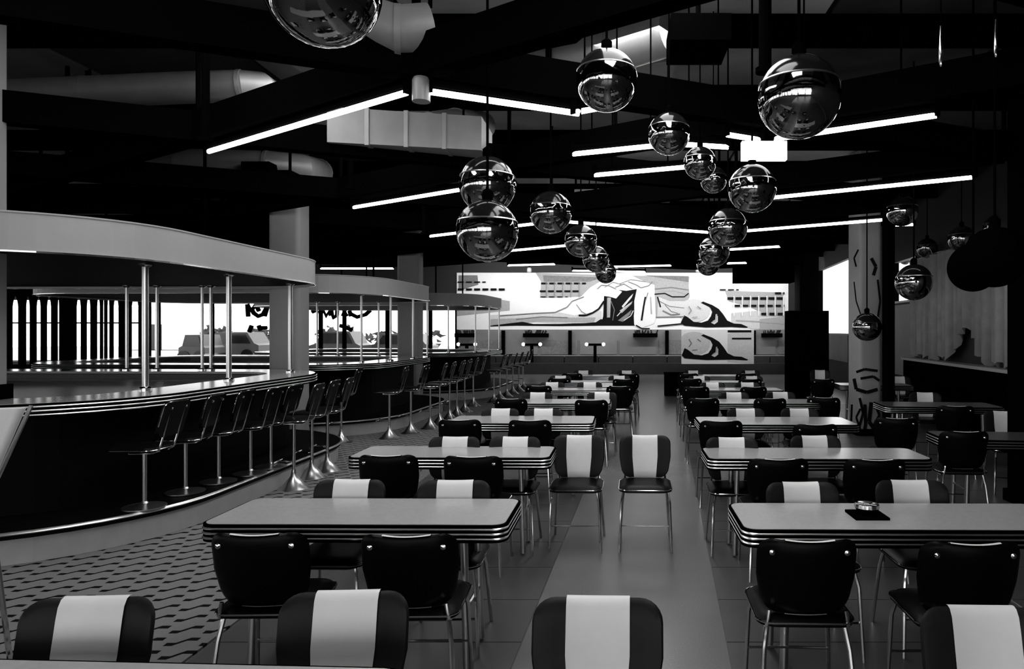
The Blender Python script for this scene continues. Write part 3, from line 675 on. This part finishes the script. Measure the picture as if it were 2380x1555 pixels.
# ---------------------------------------------------------------- chairs
def bend(x): return -1.1*x*x       # local front is -Y; ends of the back come forward
def pad_ring(s, hx, hz, r, n=6): return [(x*s, z*s) for x, z in rrs(hx, hz, r, n, 10)]
def make_chair():
    t = thing('diner_chair', 'x', 'chair')
    hx, hz, zc, y0, th = .21, .168, .672, .20, .024
    prof = [(.02,-1),(.35,-1),(.65,-.98),(.88,-.88),(.97,-.5),(1,0),(.97,.5),(.88,.88),(.65,.98),(.35,1),(.02,1)]
    vs = []; fs = []; n = None
    for s, y in prof:
        ring = pad_ring(s, hx, hz, .075); n = len(ring)
        for x, z in ring:
            wsc = 1-.14*max(0, (-z)/hz)          # narrower at the bottom
            zz = z+ (0.010*(1-(abs(x)/hx)**2*2) if z > 0 else 0)*-1
            vs.append((x*wsc, y0+y*th+bend(x)+.10*(z/hz)*.35, zc+zz))
    for j in range(len(prof)-1):
        for k in range(n):
            q = (k+1)%n; fs.append((j*n+k, j*n+q, (j+1)*n+q, (j+1)*n+k))
    fs.append(tuple(range(n))); fs.append(tuple(range((len(prof)-1)*n, len(prof)*n)))
    back = MB().add(vs, fs).build('backrest', [M['vinyl_side'], M['vinyl']], t, True)
    for p in back.data.polygons:
        if p.normal.y > -.15: p.material_index = 1
    # cream stripe wrapping over the front and top edge
    sw = .103; cols = 8
    path = [(-.99,.1), (-.97,-.5), (-.88,-.88), (-.65,-.98), (-.35,-1), (0,-1.0), (.35,-1), (.65,-.98), (.88,-.88), (.97,-.5), (1,0), (.985,.35)]
    vs = []; fs = []
    for z, y in path:
        for k in range(cols+1):
            x = -sw+2*sw*k/cols; wsc = 1-.14*max(0, -z)
            dip = -.010*(1-(abs(x)/hx)**2*2) if z > 0 else 0
            up_ = (.005 if z > .9 else 0)-(.004 if z < -.9 else 0)
            vs.append((x*wsc, y0+y*(th+.007)+bend(x)+.035*z, zc+z*hz+dip+up_))
    for j in range(len(path)-1):
        for k in range(cols): fs.append((j*(cols+1)+k, j*(cols+1)+k+1, (j+1)*(cols+1)+k+1, (j+1)*(cols+1)+k))
    st = MB().add(vs, fs).build('stripe', M['stripe'], back, True); st['label'] = 'cream stripe'
    # seat
    vs = []; fs = []
    sp = [(.02,.505),(.6,.507),(.9,.497),(1,.478),(1,.462),(.9,.452),(.02,.452)]
    for s, z in sp:
        ring = rrect(.205*s, .205*s, .07*s, 5); n = len(ring)
        vs += [(x, y-.01, z) for x, y in ring]
    for j in range(len(sp)-1):
        for k in range(n): q = (k+1)%n; fs.append((j*n+k, j*n+q, (j+1)*n+q, (j+1)*n+k))
    fs.append(tuple(range(n))); fs.append(tuple(range((len(sp)-1)*n, len(sp)*n)))
    seat = MB().add(vs, fs).build('seat', M['vinyl'], t, True)
    ring = [(x, y-.01, .478) for x, y in rrect(.208, .208, .07, 5)]
    MB().tube(ring+[ring[0]], .0045, 6).build('seat_trim', M['chrome'], seat, True)
    for sx in (-1, 1):
        MB().tube([(sx*.17, -.17, .455), (sx*.185, -.19, .38), (sx*.20, -.215, 0)], .011, 8).build('leg', M['chrome'], t, True)
        MB().tube([(sx*.165, .16, .45), (sx*.18, .18, .36), (sx*.205, .235, .0)], .011, 8).build('leg', M['chrome'], t, True)
        MB().tube([(sx*.165, -.12, .445), (sx*.168, .14, .445), (sx*.17, .185, .465), (sx*.165, .188, .50), (sx*.16, .185, .53)], .009, 8).build('back_support', M['chrome'], t, True)
        MB().lathe([(.013,-.006),(.012,.004),(.002,.008)], (0,0,0), 10).build('bolt', M['chrome'], back, True).matrix_local = Matrix.Translation((sx*.155, y0+th+bend(.155)+.026, .785)) @ Matrix.Rotation(-PI/2, 4, 'X')
    MB().tube([(-.19, -.195, .2), (0, -.2, .2), (.19, -.195, .2)], .006, 6).build('stretcher', M['chrome'], t, True)
    return t
cp = Proto(make_chair)
ordn = ['first','second','third','fourth','fifth','sixth','seventh']
def chair(px, d, facing, label, group, turn=0, X_=None):
    """d = distance of the backrest; facing 'away' -> back towards the viewer"""
    x = X(px, d)
    if facing == 'away': loc = (x, d+.22, 0); rz = PI+turn
    else: loc = (x, d-.22, 0); rz = turn
    return cp.place(loc, rz, label, group)
near = {'left': [[(590,2.99),(942,2.97)], [(897,4.86),(1099,4.82)], [(1065,6.78),(1230,6.75)], [(1186,8.85),(1375,8.7)], [(1250,10.9),(1440,10.8)], [(1300,12.6),(1452,12.4)], [(1330,14.0),(1462,13.9)]],
        'right': [[(1885,2.90),(2268,2.86)], [(1812,4.72),(2040,4.7)], [(1678,6.7),(1897,6.45)], [(1636,8.9),(1792,8.9)], [(1618,10.7),(1752,10.7)], [(1605,12.5),(1745,12.4)], [(1600,14),(1735,14)]]}
farc = {'left': [[(818,4.07),(1062,4.05)], [(1058,5.7),(1197,5.7)], [(1163,7.75),(1264,7.75)], [(1249,9.75),(1398,9.75)], [(1283,11.65),(1371,11.65)], [(1302,13.3),(1440,13.3)], [(1357,15),(1457,15)]],
        'right': [[(1862,4.0),(2110,4.05)], [(1697,5.66),(1893,5.76)], [(1731,7.75),(1855,7.75)], [(1704,9.75),(1812,9.8)], [(1655,11.6),(1735,11.6)], [(1625,13.2),(1745,13.2)], [(1610,15),(1743,15)]]}
for side in ('left', 'right'):
    for r in range(7):
        for k in (0, 1):
            s = ('left', 'right')[k]
            px, d = near[side][r][k]; chair(px, d, 'away', 'black chair, back towards us, %s near seat at %s table of %s column' % (s, ordn[r], side), 'black chairs seen from behind', random.uniform(-.04, .04))
            px, d = farc[side][r][k]; chair(px, d, 'toward', 'cream-striped chair facing us, %s far seat at %s table of %s column' % (s, ordn[r], side), 'cream-striped chairs facing us', random.uniform(-.05, .05))
for px, d, lb in ((235,2.28,'cream-striped chair on the patterned carpet, bottom left corner'), (820,2.33,'cream-striped chair at the bottom, between the two black chair backs'), (1386,2.28,'cream-striped chair in the aisle at the bottom'), (2275,2.20,'cream-striped chair in the bottom right corner'),
                  (1345,5.78,'cream-striped chair just right of the second left table'), (1497,5.78,'cream-striped chair standing alone in the middle of the aisle')):
    chair(px, d, 'toward', lb, 'cream-striped chairs facing us', .06 if px < 900 else -.03)

# ---------------------------------------------------------------- tables
TOP = .76
def table(cx, d0, d1, wid, rz, label, m='laminate'):
    hy = (d1-d0)/2; hx = wid/2
    t = thing('diner_table', label, 'table', (cx, (d0+d1)/2, 0), rz, 'diner tables')
    MB().prism(rrect(hx, hy, .06, 5), TOP-.02, TOP).build('tabletop', M[m], t)
    e = MB()
    ribs(e, lambda o: rrect(hx+.006+o, hy+.006+o, .064, 5), TOP-.012, 3, .024, .010)
    e.build('ribbed_edge', M['nosing'], t, True)
    MB().prism(rrect(hx+.0125, hy+.0125, .07, 5), TOP-.088, TOP-.003).build('edge_band', M['blackpillar'], t)
    for sx in (-1, 1):
        for sy in (-1, 1):
            MB().tube([(sx*(hx-.22), sy*(hy-.1), TOP-.09), (sx*(hx-.2), sy*(hy-.09), .02)], .02, 10).build('leg', M['chrome_soft'], t, True)
    for sx in (-1, 1): MB().tube([(sx*(hx-.21), -(hy-.1), .3), (sx*(hx-.21), hy-.1, .3)], .012, 8).build('stretcher', M['chrome_soft'], t, True)
    return t
Lr = [(-1.285,3.41,3.93,1.49), (-1.245,5.2,5.70,1.50), (-.98,7.1,7.72,1.50), (-.82,9.0,9.6,1.5), (-.66,10.95,11.5,1.4), (-.5,12.6,13.15,1.4), (-.3,14.3,14.9,1.4)]
Rr = [(1.445,3.32,3.82,1.64), (1.52,5.14,5.62,1.64), (1.66,7.0,7.62,1.58), (1.88,9.0,9.6,1.56), (1.9,10.95,11.5,1.5), (1.95,12.6,13.1,1.5), (2.1,14.3,14.9,1.5)]
for r in range(7):
    a = Lr[r]; table(*a, -.012, '%s table from the front in the left column' % ordn[r])
    a = Rr[r]; table(*a, -.012 if r else -.01, '%s table from the front in the right column' % ordn[r])
table(-2.05, 1.5, 2.02, 2.9, -.045, 'table whose back edge shows along the bottom left')
# right zone, its shade put into the tabletop colour
table(3.55, 6.0, 6.5, 1.3, -.1, 'dim table beyond the right end of the second right table', 'laminate_shade')
table(4.1, 8.6, 9.2, 1.4, -.1, 'dim table right of the slim black pillar', 'laminate_shade')
table(4.5, 11.9, 12.5, 1.2, -.1, 'farthest dim table near the curtain rail', 'laminate_shade')
for px, d, fc, lb in ((2320,7.5,'toward','cream-striped chair beside the black edge pillar'), (2140,9.75,'toward','dim cream-striped chair behind the table right of the black pillar'), (2088,13.1,'toward','far cream-striped chair under the right window'),
                      (2095,6.9,'away','dark chair right of the black pillar, in the shade'), (2230,8.0,'away','dark chair with its back to us below the curtain'), (1915,12.4,'away','far chair in front of the black cabinet'), (1900,15.2,'toward','farthest chair before the dark cabinet'), (1925,9.0,'away','black chair left of the patterned pillar'), (2250,6.0,'away','dark chair left of the black edge pillar')):
    chair(px, d, fc, lb, 'chairs of the dim right-hand area', random.uniform(-.3, .3))
# tall chair cut by left edge
hc = thing('high_chair', 'tall cream-backed bar chair cut by the left edge', 'chair', (X(-270, 3.1), 3.3, 0), .25)
mb = MB(); mb.prism(rrect(.19, .03, .025), .98, 1.33); mb.v = [(x+.2+(z-1.33)*.38, y, z) for x, y, z in mb.v]; mb.build('backrest', M['stripe'], hc)
MB().prism(rrect(.2, .2, .06), .70, .76).build('seat', M['vinyl'], hc)
MB().tube([(.02,.0,.74), (.26,0,.95), (.415,0,1.34)], .01).build('back_frame', M['chrome'], hc, True)
for sx in (-1, 1):
    for sy in (-1, 1): MB().tube([(sx*.17, sy*.17, .7), (sx*.22, sy*.22, 0)], .013).build('leg', M['chrome'], hc, True)

# ---------------------------------------------------------------- bar stools (front is -X locally, towards the bar)
def make_stool(h0=0):
    t = thing('bar_stool', 'x', 'stool')
    if h0: MB().lathe([(.005,0),(.16,0),(.16,.01),(.03,.035),(.021,.05)], (0,0,h0), 24).build('disc_base', M['chrome_soft'], t, True)
    else: MB().lathe([(.005,0),(.17,0),(.17,.012),(.12,.04),(.035,.14),(.022,.2),(.021,.21)], (0,0,0), 24).build('cone_base', M['chrome_soft'], t, True)
    MB().tube([(0,0,h0+.04 if h0 else .2), (0,0,.7)], .017, 10).build('post', M['chrome_soft'], t, True)
    vs = []; fs = []
    sp = [(.02,.775),(.7,.775),(.95,.765),(1,.748),(.97,.733),(.02,.73)]
    for s, z in sp:
        ring = rrect(.19*s, .19*s, .08*s, 5); n = len(ring); vs += [(x-.02, y, z) for x, y in ring]
    for j in range(len(sp)-1):
        for k in range(n): q = (k+1)%n; fs.append((j*n+k, j*n+q, (j+1)*n+q, (j+1)*n+k))
    fs.append(tuple(range(n))); fs.append(tuple(range((len(sp)-1)*n, len(sp)*n)))
    seat = MB().add(vs, fs).build('seat', M['vinyl'], t, True)
    ring = [(x-.02, y, .745) for x, y in rrect(.193, .193, .08, 5)]
    MB().tube(ring+[ring[0]], .004, 6).build('seat_trim', M['chrome'], seat, True)
    MB().box(-.09, .09, -.06, .06, .70, .732).build('seat_plate', M['chrome_soft'], t)
    # back: slanted pad with chrome top edge carried by two bent tubes
    pts = rrect(.17, .14, .05, 5)
    f = lambda u, v, o: (.235+.1*(v/.14)*.4+o+.25*u*u*-1, u, .985+v)
    n = len(pts); vs = [f(u, v, -.018) for u, v in pts]+[f(u, v, .018) for u, v in pts]
    bk = MB().add(vs, [tuple(range(n)), tuple(range(n, 2*n))[::-1]]+[(i, (i+1)%n, (i+1)%n+n, i+n) for i in range(n)]).build('backrest', M['vinyl'], t, True)
    edge = [f(u, v, 0) for u, v in pts if v > -.02]
    edge = sorted([f(u*1.02, v*1.02, 0) for u, v in pts if v > .0], key=lambda p: p[1])
    MB().tube([f(-.172, -.05, 0)]+edge+[f(.172, -.05, 0)], .0055, 6).build('edge_trim', M['chrome'], bk, True)
    for s in (-1, 1):
        MB().tube([(-.06, s*.1, .715), (.13, s*.1, .715), (.175, s*.1, .74), (.2, s*.1, .82), (.262, s*.1, 1.06)], .007, 8).build('back_tube', M['chrome'], t, True)
        MB().lathe([(.012,-.006),(.011,.004),(.002,.007)], (0,0,0), 8).build('bolt', M['chrome'], bk, True).matrix_local = Matrix.Translation((.278, s*.1, 1.075)) @ Matrix.Rotation(PI/2, 4, 'Y')
    if h0: return t
    MB().tube([(-.17, -.12, .3), (-.17, .12, .3)], .012, 8).build('footrest', M['chrome'], t, True)
    MB().tube([(0, 0, .3), (-.17, 0, .3)], .01, 8).build('footrest_arm', M['chrome'], t, True)
    return t
sp_ = Proto(make_stool); sp2_ = Proto(lambda: make_stool(.256))
A_ = [(336,5.72),(431,6.25),(508,6.68),(582,7.05),(629,7.4),(683,7.5),(725,8.05),(761,8.45),(793,10.55)]
B_ = [(905,10.95),(955,11.5),(1000,12.05),(1022,12.6),(1045,13.2),(1062,13.8),(1080,14.5)]
C_ = [(1100,15.6),(1148,16.4),(1162,17.1),(1178,17.8),(1192,18.6),(1206,19.4),(1216,20.2)]
for grp, lst in (('nearest', A_), ('middle', B_), ('farthest', C_)):
    for i, (px, d) in enumerate(lst):
        z = .0
        lb = '%s stool from the front along the %s bar' % (['first','second','third','fourth','fifth','sixth','seventh','eighth','last'][i], grp)
        x = X(px, d); 
        if px == 336: z = .25*0
        (sp2_ if grp == 'nearest' and i < 5 else sp_).place((x, d, 0), random.uniform(-.08, .08)+(.05), lb, 'chrome bar stools with black seats')
# dark crate in the aisle's far end
c = thing('dark_crate', 'black box standing at the far end of the aisle', 'box', (X(1567, 18.2), 18.2, 0))
MB().box(-.25, .25, -.2, .2, 0, .55).build('body', M['blackpillar'], c); MB().box(-.26, .26, -.21, .21, .55, .6).build('lid', M['blackpillar'], c)
# chrome bowl lamp resting on the front right table
d = 3.45
lm = thing('tabletop_lamp', 'small chrome lamp in a black square tray on the front right table', 'lamp', (X(2015, 3.56), 3.56, TOP), .0)
MB().box(-.085, .085, -.085, .085, 0, .012).build('tray', M['blackpillar'], lm)
MB().lathe([(.02,.012),(.045,.02),(.062,.045),(.06,.062),(.05,.066)], (0,0,0), 24).build('bowl', M['chrome'], lm, True)
